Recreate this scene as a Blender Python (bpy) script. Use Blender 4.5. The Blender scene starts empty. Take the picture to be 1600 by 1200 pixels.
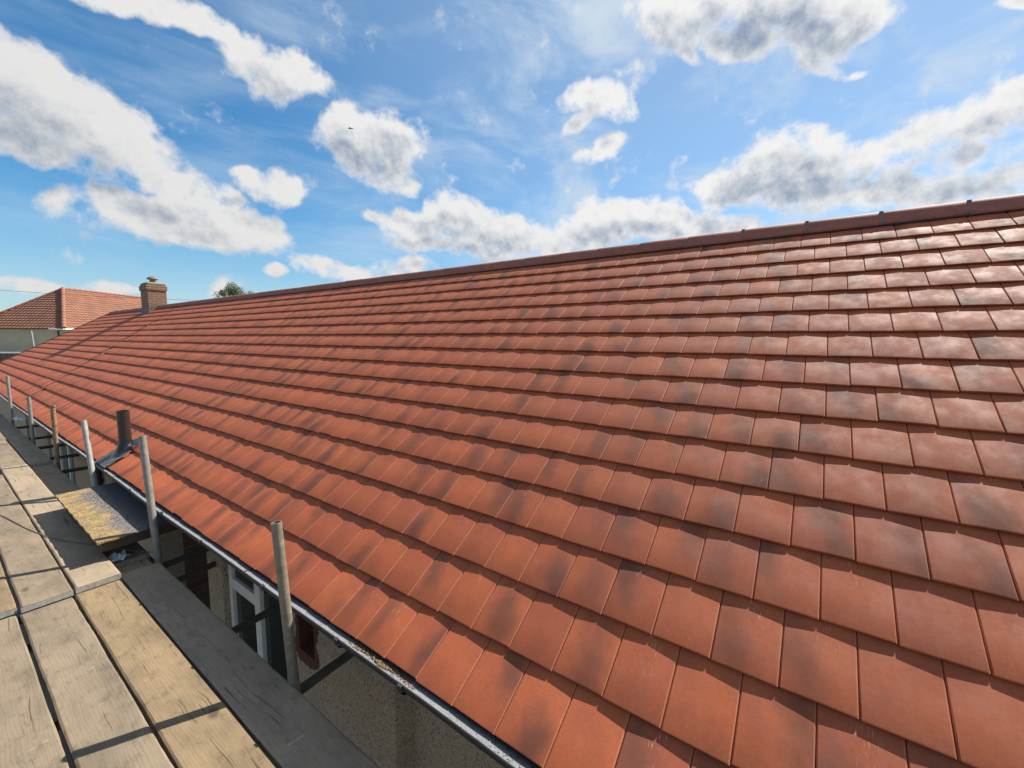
import bpy, bmesh, math, random
import numpy as np
from mathutils import Vector, Matrix
R = math.radians
rng = random.Random(7)
np.random.seed(7)
scene = bpy.context.scene

# ---------------------------------------------------------------- camera
cam_d = bpy.data.cameras.new('camera'); cam = bpy.data.objects.new('camera', cam_d)
scene.collection.objects.link(cam); scene.camera = cam
cr = Vector((0.57696, -0.81674, 0.00697)); cu = Vector((0.08062, 0.06545, 0.99459)); cf = Vector((0.81278, 0.57328, -0.10361))
cam.matrix_world = Matrix(((cr.x, cu.x, -cf.x, -1.0273), (cr.y, cu.y, -cf.y, -0.5897), (cr.z, cu.z, -cf.z, 1.3427), (0, 0, 0, 1)))
cam_d.sensor_width = 36; cam_d.lens = 651.3 / 1600 * 36
cam_d.clip_start = 0.02; cam_d.clip_end = 2000

# ---------------------------------------------------------------- light and exposure
SUN_EL, SUN_AZ = R(45.9), math.atan2(-0.342, 0.94)      # the direction towards the sun, angle from +X
SUN = Vector((math.cos(SUN_EL) * math.cos(SUN_AZ), math.cos(SUN_EL) * math.sin(SUN_AZ), math.sin(SUN_EL)))
sd = bpy.data.lights.new('sun', 'SUN'); so = bpy.data.objects.new('sun', sd); scene.collection.objects.link(so)
so.rotation_euler = SUN.to_track_quat('Z', 'Y').to_euler()
sd.energy = 5.0; sd.angle = R(0.5); sd.color = (1.0, 0.94, 0.85)
scene.view_settings.view_transform = 'Standard'; scene.view_settings.look = 'None'
scene.view_settings.exposure = 1.05; scene.view_settings.gamma = 1.0; scene.view_settings.use_curve_mapping = False
SKY_STRENGTH = 0.055

# ---------------------------------------------------------------- node helper
class NT:
    def __init__(s, nt): s.nt = nt; s.nt.nodes.clear() if not isinstance(nt, bpy.types.GeometryNodeTree) else None
    def n(s, typ, ins=None, **kw):
        nd = s.nt.nodes.new(typ)
        for k, v in kw.items(): setattr(nd, k, v)
        for k, v in (ins or {}).items():
            sock = nd.inputs[k]
            if isinstance(v, bpy.types.NodeSocket): s.nt.links.new(v, sock)
            else: sock.default_value = v
        return nd
    def m(s, op, a, b=None, c=None, clamp=False):
        nd = s.nt.nodes.new('ShaderNodeMath'); nd.operation = op; nd.use_clamp = clamp
        for i, v in enumerate((a, b, c)):
            if v is None: continue
            if isinstance(v, bpy.types.NodeSocket): s.nt.links.new(v, nd.inputs[i])
            else: nd.inputs[i].default_value = v
        return nd.outputs[0]
    def v(s, op, a, b=None, scale=None):
        nd = s.nt.nodes.new('ShaderNodeVectorMath'); nd.operation = op
        for i, x in enumerate((a, b)):
            if x is None: continue
            if isinstance(x, bpy.types.NodeSocket): s.nt.links.new(x, nd.inputs[i])
            else: nd.inputs[i].default_value = x
        if scale is not None:
            if isinstance(scale, bpy.types.NodeSocket): s.nt.links.new(scale, nd.inputs['Scale'])
            else: nd.inputs['Scale'].default_value = scale
        return nd.outputs['Value'] if op in ('DOT_PRODUCT', 'LENGTH', 'DISTANCE') else nd.outputs[0]
    def noise(s, vec, scale=5, detail=4, rough=.55, dist=0.0, out='Fac'):
        nd = s.n('ShaderNodeTexNoise', {'Scale': scale, 'Detail': detail, 'Roughness': rough, 'Distortion': dist})
        if vec is not None: s.nt.links.new(vec, nd.inputs['Vector'])
        return nd.outputs[out]
    def ramp(s, x, lo, hi, a=0.0, b=1.0, smooth=True):
        nd = s.n('ShaderNodeMapRange', {'From Min': lo, 'From Max': hi, 'To Min': a, 'To Max': b}, interpolation_type='SMOOTHSTEP' if smooth else 'LINEAR')
        s.nt.links.new(x, nd.inputs['Value']); return nd.outputs[0]
    def mix(s, f, a, b, blend='MIX'):
        nd = s.nt.nodes.new('ShaderNodeMix'); nd.data_type = 'RGBA'; nd.blend_type = blend
        for i, v in ((0, f), (6, a), (7, b)):
            if isinstance(v, bpy.types.NodeSocket): s.nt.links.new(v, nd.inputs[i])
            elif i == 0: nd.inputs[0].default_value = v
            else: nd.inputs[i].default_value = (v[0], v[1], v[2], 1)
        return nd.outputs[2]
    def stretch(s, vec, sc):
        return s.n('ShaderNodeMapping', {'Vector': vec, 'Scale': sc}).outputs[0]

CLOUDS = [
  ((0.099, 0.927, 0.361), (15.69, -0.23, -3.74), (1.63, 6.08, -16.05), 1.4),
  ((0.141, 0.923, 0.358), (12.47, 0.09, -5.13), (-4.9, 6.09, -13.76), 1.5),
  ((0.186, 0.926, 0.329), (11.06, -0.27, -5.5), (-8.7, 7.35, -15.76), 1.15),
  ((0.126, 0.945, 0.302), (12.59, -0.93, -2.38), (3.06, 6.45, -21.48), 1.3),
  ((0.233, 0.926, 0.298), (14.86, -1.88, -5.8), (-5.55, 8.72, -22.72), 1.0),
  ((0.278, 0.922, 0.27), (14.46, -3.38, -3.32), (1.65, 9.6, -34.49), 0.9),
  ((0.304, 0.93, 0.207), (7.37, -2.12, -1.3), (1.47, 4.86, -23.99), 1.15),
  ((0.368, 0.907, 0.206), (9.67, -3.33, -2.64), (-1.29, 5.58, -22.26), 1.1),
  ((0.274, 0.935, 0.225), (22.62, -7.1, 1.98), (17.19, 4.06, -37.81), 0.9),
  ((0.233, 0.95, 0.21), (19.12, -4.41, -1.26), (11.37, 7.63, -47.13), 0.8),
  ((0.33, 0.911, 0.246), (19.19, -6.65, -1.12), (8.16, 5.5, -31.27), 0.9),
  ((0.411, 0.786, 0.463), (11.26, -2.72, -5.37), (-0.38, 10.98, -18.3), 1.1),
  ((0.365, 0.799, 0.478), (18.01, -3.74, -7.5), (1.4, 14.67, -25.56), 1.0),
  ((0.31, 0.811, 0.497), (16.15, -1.05, -8.36), (-6.54, 23.61, -34.48), 0.85),
  ((0.251, 0.831, 0.496), (15.23, -1.92, -4.48), (11.87, 27.39, -51.93), 0.8),
  ((0.197, 0.854, 0.482), (25.43, -3.11, -4.9), (32.3, 38.51, -81.51), 0.7),
  ((0.533, 0.751, 0.39), (10.95, -7.57, -0.39), (6.31, 4.31, -16.91), 1.1),
  ((0.578, 0.71, 0.403), (13.19, -7.56, -5.6), (1.69, 8.32, -17.1), 1.0),
  ((0.512, 0.751, 0.418), (23.93, -15.83, -0.9), (13.77, 9.44, -33.85), 0.9),
  ((0.566, 0.748, 0.346), (12.22, -7.39, -4.02), (2.69, 9.64, -25.24), 0.9),
  ((0.614, 0.717, 0.329), (22.67, -10.55, -19.34), (-14.17, 31.28, -41.67), 0.6),
  ((0.42, 0.858, 0.294), (18.41, -6.45, -7.5), (-3.53, 12.65, -31.88), 0.8),
  ((0.379, 0.872, 0.31), (38.98, -14.04, -8.25), (9.69, 21.04, -71.12), 0.7),
  ((0.145, 0.968, 0.206), (38.7, -5.73, -0.39), (17.81, 7.36, -47.12), 0.6),
  ((0.716, 0.647, 0.264), (7.34, -7.71, -1.01), (2.92, 3.67, -16.94), 1.2),
  ((0.649, 0.718, 0.25), (9.13, -7.81, -1.25), (4.74, 6.23, -30.23), 0.9),
  ((0.783, 0.573, 0.24), (5.33, -6.66, -1.5), (2.15, 5.61, -20.4), 1.1),
  ((0.834, 0.503, 0.227), (6.15, -9.81, -0.87), (4.06, 5.44, -26.99), 0.9),
  ((0.706, 0.677, 0.21), (4.07, -4.07, -0.56), (5.41, 8.04, -44.07), 0.7),
  ((0.587, 0.769, 0.253), (28.51, -19.54, -6.76), (6.42, 19.37, -73.82), 0.6),
  ((0.893, 0.361, 0.267), (4.62, -11.73, 0.4), (5.4, 3.62, -22.93), 1.0),
  ((0.927, 0.275, 0.255), (2.18, -7.05, -0.33), (4.79, 5.6, -23.45), 1.1),
  ((0.957, 0.167, 0.237), (2.6, -14.27, -0.43), (8.07, 9.42, -39.33), 0.9),
  ((0.879, 0.414, 0.238), (5.09, -11.0, 0.31), (5.68, 3.78, -27.56), 0.9),
  ((0.803, 0.372, 0.466), (7.35, -13.54, -1.86), (12.22, 13.49, -31.83), 0.75),
  ((0.801, 0.411, 0.434), (2.94, -21.04, 14.51), (38.93, -17.98, -54.77), 0.6),
  ((0.843, 0.366, 0.395), (1.68, -19.59, 14.56), (31.79, -21.99, -47.43), 0.6),
  ((0.832, 0.403, 0.382), (16.34, -34.61, 0.95), (33.83, 23.06, -98.13), 0.5),
  ((0.834, 0.088, 0.544), (0.39, -5.85, 0.35), (14.87, 10.29, -24.47), 1.2),
  ((0.796, 0.229, 0.56), (6.84, -12.07, -4.8), (10.59, 16.02, -21.61), 1.0),
  ((0.842, 0.134, 0.523), (1.78, -14.29, 0.8), (14.34, 9.91, -25.61), 1.0),
  ((0.871, 0.022, 0.491), (1.47, -19.02, -1.77), (11.66, 12.23, -21.21), 1.0),
  ((0.865, -0.029, 0.5), (-4.78, -20.99, 7.05), (17.04, -0.71, -29.52), 0.9),
  ((0.891, 0.006, 0.453), (3.72, -25.31, -6.97), (35.33, 52.68, -70.23), 0.6),
  ((0.832, 0.208, 0.515), (17.79, -26.35, -18.09), (32.68, 75.7, -83.47), 0.5),
  ((0.949, 0.052, 0.311), (0.31, -9.1, 0.57), (4.72, 3.21, -14.92), 1.4),
  ((0.943, 0.134, 0.303), (0.95, -12.83, 2.73), (7.59, 0.21, -23.7), 1.1),
  ((0.945, -0.013, 0.328), (0.55, -12.66, -2.08), (8.5, 13.11, -23.96), 1.1),
  ((0.945, -0.089, 0.315), (-2.51, -12.67, 3.95), (9.7, -5.35, -30.61), 1.0),
  ((0.929, -0.165, 0.332), (-4.13, -14.93, 4.15), (9.05, -3.02, -26.82), 1.1),
  ((0.917, -0.219, 0.333), (-6.16, -20.25, 3.67), (10.51, 2.72, -27.13), 1.1),
  ((0.961, -0.12, 0.248), (-1.69, -11.7, 0.91), (8.1, 5.48, -28.75), 0.95),
  ((0.95, -0.204, 0.238), (-3.39, -13.83, 1.68), (8.67, 3.93, -31.23), 0.85),
  ((0.946, -0.158, 0.284), (-3.01, -13.1, 2.7), (12.64, -0.28, -42.24), 0.6),
  ((0.431, 0.891, 0.14), (39.71, -18.04, -7.34), (-0.24, 13.63, -85.81), 0.8),
  ((0.501, 0.852, 0.151), (17.37, -9.41, -4.57), (-3.09, 11.78, -56.35), 0.6),
  ((0.35, 0.931, 0.1), (31.18, -12.05, 3.2), (17.48, -0.33, -58.14), 0.55),
  ((0.21, 0.974, 0.091), (23.43, -4.75, -3.11), (-0.39, 8.6, -91.15), 0.5),
  ((0.178, 0.981, 0.078), (31.37, -5.53, -2.18), (11.67, 7.23, -118.34), 0.45),
  ((0.096, 0.992, 0.083), (25.08, -2.19, -2.74), (3.05, 6.86, -86.0), 0.6),
  ((0.566, 0.812, 0.143), (11.21, -7.59, -1.3), (4.31, 7.6, -60.41), 0.6),
  ((0.629, 0.761, 0.158), (9.17, -7.53, -0.25), (8.36, 5.4, -59.37), 0.5),
  ((0.872, -0.2, 0.446), (-19.24, -70.29, 6.18), (55.82, 38.65, -91.85), 0.8),
  ((0.903, -0.041, 0.428), (-13.71, -66.55, 22.55), (63.82, -14.47, -135.96), 0.5),
]
# ---------------------------------------------------------------- sky: Nishita with a procedural cloud field on the sky's own directions
# every lobe of cloud: centre direction, two axes across the sky (1 / angular radius), fullness
def cloud_group():
    g = bpy.data.node_groups.new('cloud_field', 'ShaderNodeTree')
    g.interface.new_socket('Dir', in_out='INPUT', socket_type='NodeSocketVector')
    g.interface.new_socket('Field', in_out='OUTPUT', socket_type='NodeSocketFloat')
    g.interface.new_socket('Body', in_out='OUTPUT', socket_type='NodeSocketFloat')
    t = NT(g)
    gi = g.nodes.new('NodeGroupInput'); go = g.nodes.new('NodeGroupOutput')
    d0 = gi.outputs['Dir']
    # a slight warp so that no lobe keeps an elliptical rim
    wn = t.noise(d0, 7.0, 2, .55, out='Color')
    d = t.v('ADD', d0, t.v('SCALE', t.v('SUBTRACT', wn, (.5, .5, .5)), scale=0.055))
    acc = None
    for c, e1, e2, w in CLOUDS:
        x = t.v('DOT_PRODUCT', d, e1); y = t.v('DOT_PRODUCT', d, e2)
        q = t.m('MULTIPLY_ADD', y, y, t.m('MULTIPLY', x, x))
        f = t.m('MULTIPLY_ADD', q, -w, w)
        acc = f if acc is None else t.m('SMOOTH_MAX', acc, f, .35)
    acc = t.m('MAXIMUM', acc, -0.8)
    acc = t.m('ADD', acc, .14)
    front = t.v('DOT_PRODUCT', d0, tuple(cf))
    big = t.noise(d0, 3.2, 1)
    back = t.m('MULTIPLY_ADD', big, 5.0, -2.7)  # unseen clouds added behind and overhead, their amount set for the ambient light
    acc = t.n('ShaderNodeMix', {0: t.ramp(front, .30, .52), 2: back, 3: acc}, data_type='FLOAT').outputs[0]
    n1 = t.noise(d0, 11.0, 8, .66)
    b1 = t.m('ABSOLUTE', t.m('SUBTRACT', t.noise(d, 17.0, 2, .5), .5))          # billows: rounded lobes with creases between
    nn = t.m('ADD', t.m('MULTIPLY', t.m('SUBTRACT', n1, .48), 4.4), t.m('MULTIPLY', t.m('SUBTRACT', .12, b1), 2.2))
    g.links.new(t.m('ADD', acc, nn), go.inputs['Field'])
    g.links.new(t.m('ADD', acc, t.m('MULTIPLY', t.m('SUBTRACT', .12, b1), 1.6)), go.inputs['Body'])
    return g
world = bpy.data.worlds.new('World'); scene.world = world; world.use_nodes = True
w = NT(world.node_tree)
geo = w.n('ShaderNodeTexCoord').outputs['Generated']
sky = w.n('ShaderNodeTexSky', sky_type='NISHITA', sun_disc=False, sun_elevation=SUN_EL, sun_rotation=math.pi / 2 - SUN_AZ,
          altitude=50.0, air_density=1.0, dust_density=0.15, ozone_density=1.2)
grp = cloud_group()
def field(vec):
    nd = w.n('ShaderNodeGroup', node_tree=grp); w.nt.links.new(vec, nd.inputs[0]); return nd.outputs
D = w.v('NORMALIZE', geo)
sund = w.v('DOT_PRODUCT', D, tuple(SUN))
F0, S0 = field(D)
toward = Vector((SUN.x * .6, SUN.y * .6, SUN.z + .45)).normalized()
S1 = field(w.v('NORMALIZE', w.v('ADD', D, tuple(toward * 0.06))))[1]
rel = w.m('SUBTRACT', w.noise(D, 20.0, 4, .6), w.noise(w.v('ADD', D, tuple(toward * .016)), 20.0, 4, .6))     # relief of the billows, lit from the sun's side
alpha = w.ramp(F0, -.15, 0.90)
thick = w.ramp(F0, 0.4, 1.7)
elev = w.n('ShaderNodeSeparateXYZ', {0: D}).outputs[2]
occ = w.m('MULTIPLY_ADD', w.m('SUBTRACT', S1, S0), 0.55, 0.02)      # cloud standing between this point and the light
shade = w.m('MULTIPLY', w.m('ADD', occ, w.m('ADD', w.m('MULTIPLY', thick, .22), w.m('MULTIPLY', w.ramp(S0, .35, 1.35), w.ramp(sund, .1, .55, .34, .85)))), w.ramp(F0, .05, .75, .15, 1.0))
shade = w.ramp(w.m('SUBTRACT', shade, w.m('MULTIPLY', rel, 2.2)), -.30, 1.75, 0, 1.1)
CW = 1.0
ccol = w.mix(shade, (7.9, 7.9, 7.85), (2.6, 3.3, 4.4))
ccol = w.v('SCALE', ccol, scale=w.ramp(sund, -.2, 1.0, 0.84, 1.0))
# thin high cirrus veil, stretched along the wind
cv = w.stretch(D, (1.3, 3.5, 7.0))
cir = w.noise(cv, 1.6, 6, .60, .35)
cir = w.m('MULTIPLY', w.ramp(cir, .42, .80), w.ramp(sund, -.1, .85, .36, .62))
veil = w.m('ADD', cir, w.m('MULTIPLY', w.ramp(sund, .15, .95), .38), clamp=True)
skyc = w.n('ShaderNodeHueSaturation', {'Color': sky.outputs[0], 'Hue': .495, 'Saturation': 1.42, 'Value': 1.28}).outputs[0]
skyc = w.mix(w.ramp(elev, .30, .0, 0, .55), skyc, (2.1, 4.0, 6.0))          # pale blue air low over the roofs
col = w.mix(veil, skyc, (5.6, 6.5, 7.4))
col = w.mix(alpha, col, ccol)
below = w.ramp(elev, -0.02, 0.0)
col = w.mix(below, (2.6, 2.3, 1.7), col)
bg = w.n('ShaderNodeBackground', {'Color': col, 'Strength': SKY_STRENGTH})
w.nt.links.new(bg.outputs[0], w.n('ShaderNodeOutputWorld').inputs[0])
world.cycles.sampling_method = 'MANUAL'; world.cycles.sample_map_resolution = 512

# ---------------------------------------------------------------- object helpers
COL = scene.collection
def obj(name, verts, faces, mat, parent=None, smooth=False, **props):
    me = bpy.data.meshes.new(name); me.from_pydata([tuple(map(float, p)) for p in verts], [], faces); me.update()
    if mat: me.materials.append(mat)
    if smooth: me.polygons.foreach_set('use_smooth', [True] * len(me.polygons))
    o = bpy.data.objects.new(name, me); COL.objects.link(o); o.parent = parent
    for k, v in props.items(): o[k] = v
    return o
def empty(name, loc=(0, 0, 0), **props):
    o = bpy.data.objects.new(name, None); COL.objects.link(o); o.location = loc; o.empty_display_size = .1
    for k, v in props.items(): o[k] = v
    return o
def adopt(o, root):                       # parent without moving (roots are only translated)
    o.parent = root; o.matrix_parent_inverse = Matrix.Translation(-root.location)
    return o
class MB:
    def __init__(s): s.v = []; s.f = []
    def add(s, vs, fs):
        b = len(s.v); s.v += [tuple(p) for p in vs]; s.f += [tuple(i + b for i in f) for f in fs]; return s
    def box(s, a, b):
        x0, y0, z0 = a; x1, y1, z1 = b
        return s.add([(x0, y0, z0), (x1, y0, z0), (x1, y1, z0), (x0, y1, z0), (x0, y0, z1), (x1, y0, z1), (x1, y1, z1), (x0, y1, z1)],
                     [(0, 3, 2, 1), (4, 5, 6, 7), (0, 1, 5, 4), (1, 2, 6, 5), (2, 3, 7, 6), (3, 0, 4, 7)])
    def tube(s, p, q, r, n=20, r2=None, hollow=0.0, caps=True):
        p, q = Vector(p), Vector(q); r2 = r if r2 is None else r2
        ax = (q - p).normalized(); t = ax.orthogonal().normalized(); b = ax.cross(t)
        vs = []
        for c, rr in ((p, r), (q, r2)):
            vs += [tuple(c + (t * math.cos(2 * math.pi * i / n) + b * math.sin(2 * math.pi * i / n)) * rr) for i in range(n)]
        fs = [(i, (i + 1) % n, n + (i + 1) % n, n + i) for i in range(n)]
        if hollow:
            for c, rr in ((q, r2 - hollow), (q - ax * .25, r2 - hollow)):
                vs += [tuple(c + (t * math.cos(2 * math.pi * i / n) + b * math.sin(2 * math.pi * i / n)) * rr) for i in range(n)]
            fs += [(n + i, n + (i + 1) % n, 2 * n + (i + 1) % n, 2 * n + i) for i in range(n)]
            fs += [(2 * n + i, 2 * n + (i + 1) % n, 3 * n + (i + 1) % n, 3 * n + i) for i in range(n)]
            fs += [tuple(3 * n + i for i in range(n))]
        elif caps: fs.append(tuple(n + i for i in range(n)))
        if caps: fs.append(tuple(reversed(range(n))))
        return s.add(vs, fs)
    def lathe(s, c, prof, n=28):
        vs = []; fs = []
        for (r, z) in prof:
            vs += [(c[0] + r * math.cos(2 * math.pi * i / n), c[1] + r * math.sin(2 * math.pi * i / n), c[2] + z) for i in range(n)]
        for k in range(len(prof) - 1):
            fs += [(k * n + i, k * n + (i + 1) % n, (k + 1) * n + (i + 1) % n, (k + 1) * n + i) for i in range(n)]
        return s.add(vs, fs)
    def path(s, pts, r, n=8):
        pts = [Vector(p) for p in pts]; vs = []; fs = []
        for k, p in enumerate(pts):
            d = (pts[min(k + 1, len(pts) - 1)] - pts[max(k - 1, 0)]).normalized()
            t = d.cross(Vector((0, 0, 1)))
            t = t.normalized() if t.length > 1e-4 else Vector((1, 0, 0)); b = d.cross(t)
            vs += [tuple(p + (t * math.cos(2 * math.pi * i / n) + b * math.sin(2 * math.pi * i / n)) * r) for i in range(n)]
        for k in range(len(pts) - 1):
            fs += [(k * n + i, k * n + (i + 1) % n, (k + 1) * n + (i + 1) % n, (k + 1) * n + i) for i in range(n)]
        fs += [tuple(range(n)), tuple((len(pts) - 1) * n + i for i in reversed(range(n)))]
        return s.add(vs, fs)
    def build(s, name, mat, parent=None, smooth=False, bevel=0, **props):
        o = obj(name, s.v, s.f, mat, None, smooth, **props)
        if bevel:
            m = o.modifiers.new('bevel', 'BEVEL'); m.width = bevel; m.segments = 2; m.limit_method = 'ANGLE'
        if smooth:
            bm = bmesh.new(); bm.from_mesh(o.data)
            for e in bm.edges:
                if len(e.link_faces) == 2 and e.calc_face_angle(0) > R(40): e.smooth = False
            bm.to_mesh(o.data); bm.free()
        if parent: adopt(o, parent)
        return o

# ---------------------------------------------------------------- materials
def mat(name):
    m = bpy.data.materials.new(name); m.use_nodes = True; t = NT(m.node_tree)
    p = t.n('ShaderNodeBsdfPrincipled'); t.nt.links.new(p.outputs[0], t.n('ShaderNodeOutputMaterial').inputs[0])
    def st(k, v):
        if isinstance(v, bpy.types.NodeSocket): t.nt.links.new(v, p.inputs[k])
        else: p.inputs[k].default_value = (*v, 1) if isinstance(v, tuple) and len(v) == 3 else v
    return m, t, st
def bump(t, h, strength=.3, dist=.002):
    return t.n('ShaderNodeBump', {'Height': h, 'Strength': strength, 'Distance': dist}).outputs[0]
def rough_mat(name, a, b, scale=8, rough=.8, bs=.3, bd=.003, detail=6, metallic=0.0, spots=None):
    m, t, st = mat(name); pos = t.n('ShaderNodeNewGeometry').outputs['Position']
    n = t.noise(pos, scale, detail, .6); c = t.mix(t.ramp(n, .3, .7), a, b)
    if spots:
        sc, col, lo = spots
        c = t.mix(t.ramp(t.noise(pos, sc, 3, .6), lo, lo + .08), c, col)
    st('Base Color', c); st('Roughness', rough); st('Metallic', metallic)
    st('Normal', bump(t, t.noise(pos, scale * 6, 5, .6), bs, bd))
    return m

def tile_material():
    m, t, st = mat('fired_tile')
    uv = t.n('ShaderNodeUVMap', uv_map='tuv').outputs[0]
    su = t.n('ShaderNodeSeparateXYZ', {0: uv}); u, v = su.outputs[0], su.outputs[1]
    at = t.n('ShaderNodeAttribute', attribute_name='rnd'); rc = t.n('ShaderNodeSeparateColor', {0: at.outputs['Color']})
    r1, r2, r3 = rc.outputs; r4 = at.outputs['Alpha']
    pos = t.n('ShaderNodeNewGeometry').outputs['Position']
    off = t.v('SCALE', at.outputs['Vector'], scale=40.0)
    loc = t.v('ADD', t.n('ShaderNodeCombineXYZ', {0: u, 1: v, 2: 0.0}).outputs[0], off)
    base = t.mix(r1, TILE_A, TILE_B)
    base = t.mix(t.ramp(t.noise(loc, 1.3, 4, .6), .35, .75, 0, .55), base, TILE_C)
    # sprayed dark blotch, its own place and strength on every tile
    cx = t.m('MULTIPLY_ADD', r2, .9, .05); cy = t.m('MULTIPLY_ADD', r3, .8, .05)
    nd = t.m('SUBTRACT', t.noise(loc, 1.9, 3, .5), .5)
    dx = t.m('MULTIPLY', t.m('SUBTRACT', u, t.m('MULTIPLY_ADD', v, .25, t.m('SUBTRACT', cx, .12))), 2.1)
    dy = t.m('MULTIPLY', t.m('SUBTRACT', v, cy), 1.25)
    q = t.m('SQRT', t.m('ADD', t.m('MULTIPLY', dx, dx), t.m('MULTIPLY', dy, dy)))
    q = t.m('ADD', q, t.m('MULTIPLY', nd, 1.6))
    blot = t.m('MULTIPLY', t.ramp(q, 1.15, .0), t.ramp(r4, .15, .95, 0, .70))
    base = t.mix(blot, base, TILE_D)
    # lime drips: short pale flecks down the middle of the head
    fl = t.noise(t.stretch(loc, (16, 3.2, 1)), 2.6, 3, .7)
    zone = t.m('MULTIPLY', t.ramp(t.m('ABSOLUTE', t.m('SUBTRACT', u, .45)), .34, .05), t.m('MULTIPLY', t.ramp(v, .35, .8), t.ramp(r2, .2, .8)))
    fleck = t.m('MULTIPLY', t.ramp(fl, .60, .68), zone)
    base = t.mix(t.m('MULTIPLY', fleck, .6), base, (.62, .42, .30))
    sp = t.ramp(t.noise(pos, 210, 3, .7), .72, .80)
    base = t.mix(t.m('MULTIPLY', sp, .35), base, (.60, .38, .26))
    worn_lit = t.ramp(u, .030, .008)  # paler arris on the sun-facing side only: wear plus painted sunlight
    base = t.mix(t.m('MULTIPLY', worn_lit, .32), base, (.60, .27, .15))
    fine = t.noise(pos, 90, 5, .65)
    base = t.mix(t.ramp(fine, .3, .75, 0, .5), base, t.mix(.5, base, (.10, .04, .03)))
    st('Base Color', base)
    st('Roughness', t.m('ADD', t.ramp(t.noise(loc, 2.2, 4, .6), .3, .7, .70, .86), t.m('MULTIPLY', fleck, .2)))
    st('Specular IOR Level', .40); st('Diffuse Roughness', .5)
    h = t.m('ADD', t.m('MULTIPLY', t.noise(t.stretch(loc, (2.2, .7, 1)), 1.4, 2), .75), t.m('MULTIPLY', fine, .22))
    st('Normal', bump(t, h, .45, .0035))
    return m
TILE_A, TILE_B, TILE_C, TILE_D = (.45, .108, .033), (.365, .084, .030), (.29, .064, .027), (.075, .030, .020)
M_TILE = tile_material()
M_RIDGE = rough_mat('ridge_concrete', (.30, .100, .062), (.22, .078, .052), 14, .78, .3)
M_DARK = rough_mat('dark_underlay', (.018, .016, .016), (.03, .026, .024), 20, .8)
M_GUT = rough_mat('weathered_grey_gutter', (.135, .14, .155), (.175, .18, .19), 30, .8, .15, .001, spots=(95, (.05, .04, .03), .62))
M_BLACK = rough_mat('black_plastic', (.012, .012, .013), (.02, .02, .02), 20, .62)
M_DEBRIS = rough_mat('gutter_moss_and_grit', (.20, .12, .065), (.07, .055, .03), 90, .95, .8, .006)
M_PVC = rough_mat('white_plastic', (.74, .75, .76), (.62, .63, .64), 12, .35, .05)
M_LEAD = rough_mat('lead_sheet', (.11, .11, .11), (.07, .07, .072), 25, .65, .3, .003, metallic=.0)
M_IRON = rough_mat('painted_cast_iron', (.020, .015, .013), (.034, .022, .017), 40, .42, .4, .002)
M_GALV = rough_mat('galvanised_tube', (.27, .255, .225), (.18, .168, .145), 22, .50, .3, .001, metallic=.25, spots=(60, (.12, .085, .055), .66))
M_GALVB = rough_mat('pale_galvanised_tube', (.33, .32, .29), (.24, .23, .205), 18, .5, .3, .001, metallic=.25)
M_RUST = rough_mat('rusty_tube', (.30, .21, .10), (.17, .11, .07), 30, .7, .5, .002, spots=(40, (.07, .04, .025), .55))
M_OLIVE = rough_mat('weathered_tube', (.20, .17, .125), (.13, .11, .08), 22, .55, .4, .002, spots=(70, (.33, .27, .19), .62))
M_GROUND = rough_mat('concrete_yard', (.21, .18, .135), (.14, .12, .09), 2.0, .9)
M_CREAM = rough_mat('cream_render', (.50, .47, .37), (.42, .40, .32), 3, .9)
M_TIMBER = rough_mat('dark_timber', (.07, .05, .03), (.045, .032, .02), 25, .8)
def glass_mat():
    m, t, st = mat('window_glass'); st('Base Color', (.010, .014, .012)); st('Roughness', .06); return m
M_GLASS = glass_mat()
def pebble_mat():
    m, t, st = mat('pebbledash'); pos = t.n('ShaderNodeNewGeometry').outputs['Position']
    vo = t.n('ShaderNodeTexVoronoi', {'Vector': pos, 'Scale': 150.0})
    g = t.n('ShaderNodeSeparateColor', {0: vo.outputs['Color']}).outputs[0]
    c = t.mix(g, (.44, .375, .29), (.28, .235, .175)); c = t.mix(t.ramp(g, .82, .9), c, (.15, .10, .07))
    c = t.mix(t.ramp(t.noise(pos, 3, 5), .4, .7, 0, .4), c, (.30, .24, .17))
    st('Base Color', c); st('Roughness', .9)
    st('Normal', bump(t, t.m('SUBTRACT', 1.0, vo.outputs['Distance']), .9, .004)); return m
M_PEB = pebble_mat()
def brick_mat(name, a, b, mortar, off=(0, 0, 0)):
    m, t, st = mat(name)
    tc = t.n('ShaderNodeNewGeometry'); pos = tc.outputs['Position']
    s = t.n('ShaderNodeSeparateXYZ', {0: pos})
    hv = t.n('ShaderNodeCombineXYZ', {0: t.m('ADD', s.outputs[0], s.outputs[1]), 1: s.outputs[2], 2: 0.0}).outputs[0]
    br = t.n('ShaderNodeTexBrick', {'Vector': hv, 'Scale': 1.0, 'Brick Width': .225, 'Row Height': .075, 'Mortar Size': .007, 'Mortar Smooth': .2,
                                    'Color1': (*a, 1), 'Color2': (*b, 1), 'Mortar': (*mortar, 1), 'Bias': 0.0})
    c = t.mix(t.ramp(t.noise(pos, 7, 5), .35, .62, 0, .75), br.outputs[0], (.13, .11, .075))
    st('Base Color', c); st('Roughness', .9)
    st('Normal', bump(t, t.m('ADD', t.m('MULTIPLY', br.outputs['Fac'], -1.0), t.m('MULTIPLY', t.noise(pos, 70, 4), .5)), .7, .008)); return m
M_BRICK = brick_mat('chimney_brick', (.23, .080, .042), (.15, .10, .06), (.30, .265, .20))
M_BRICKD = brick_mat('porch_brick', (.17, .055, .03), (.12, .04, .025), (.15, .12, .09))

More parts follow.
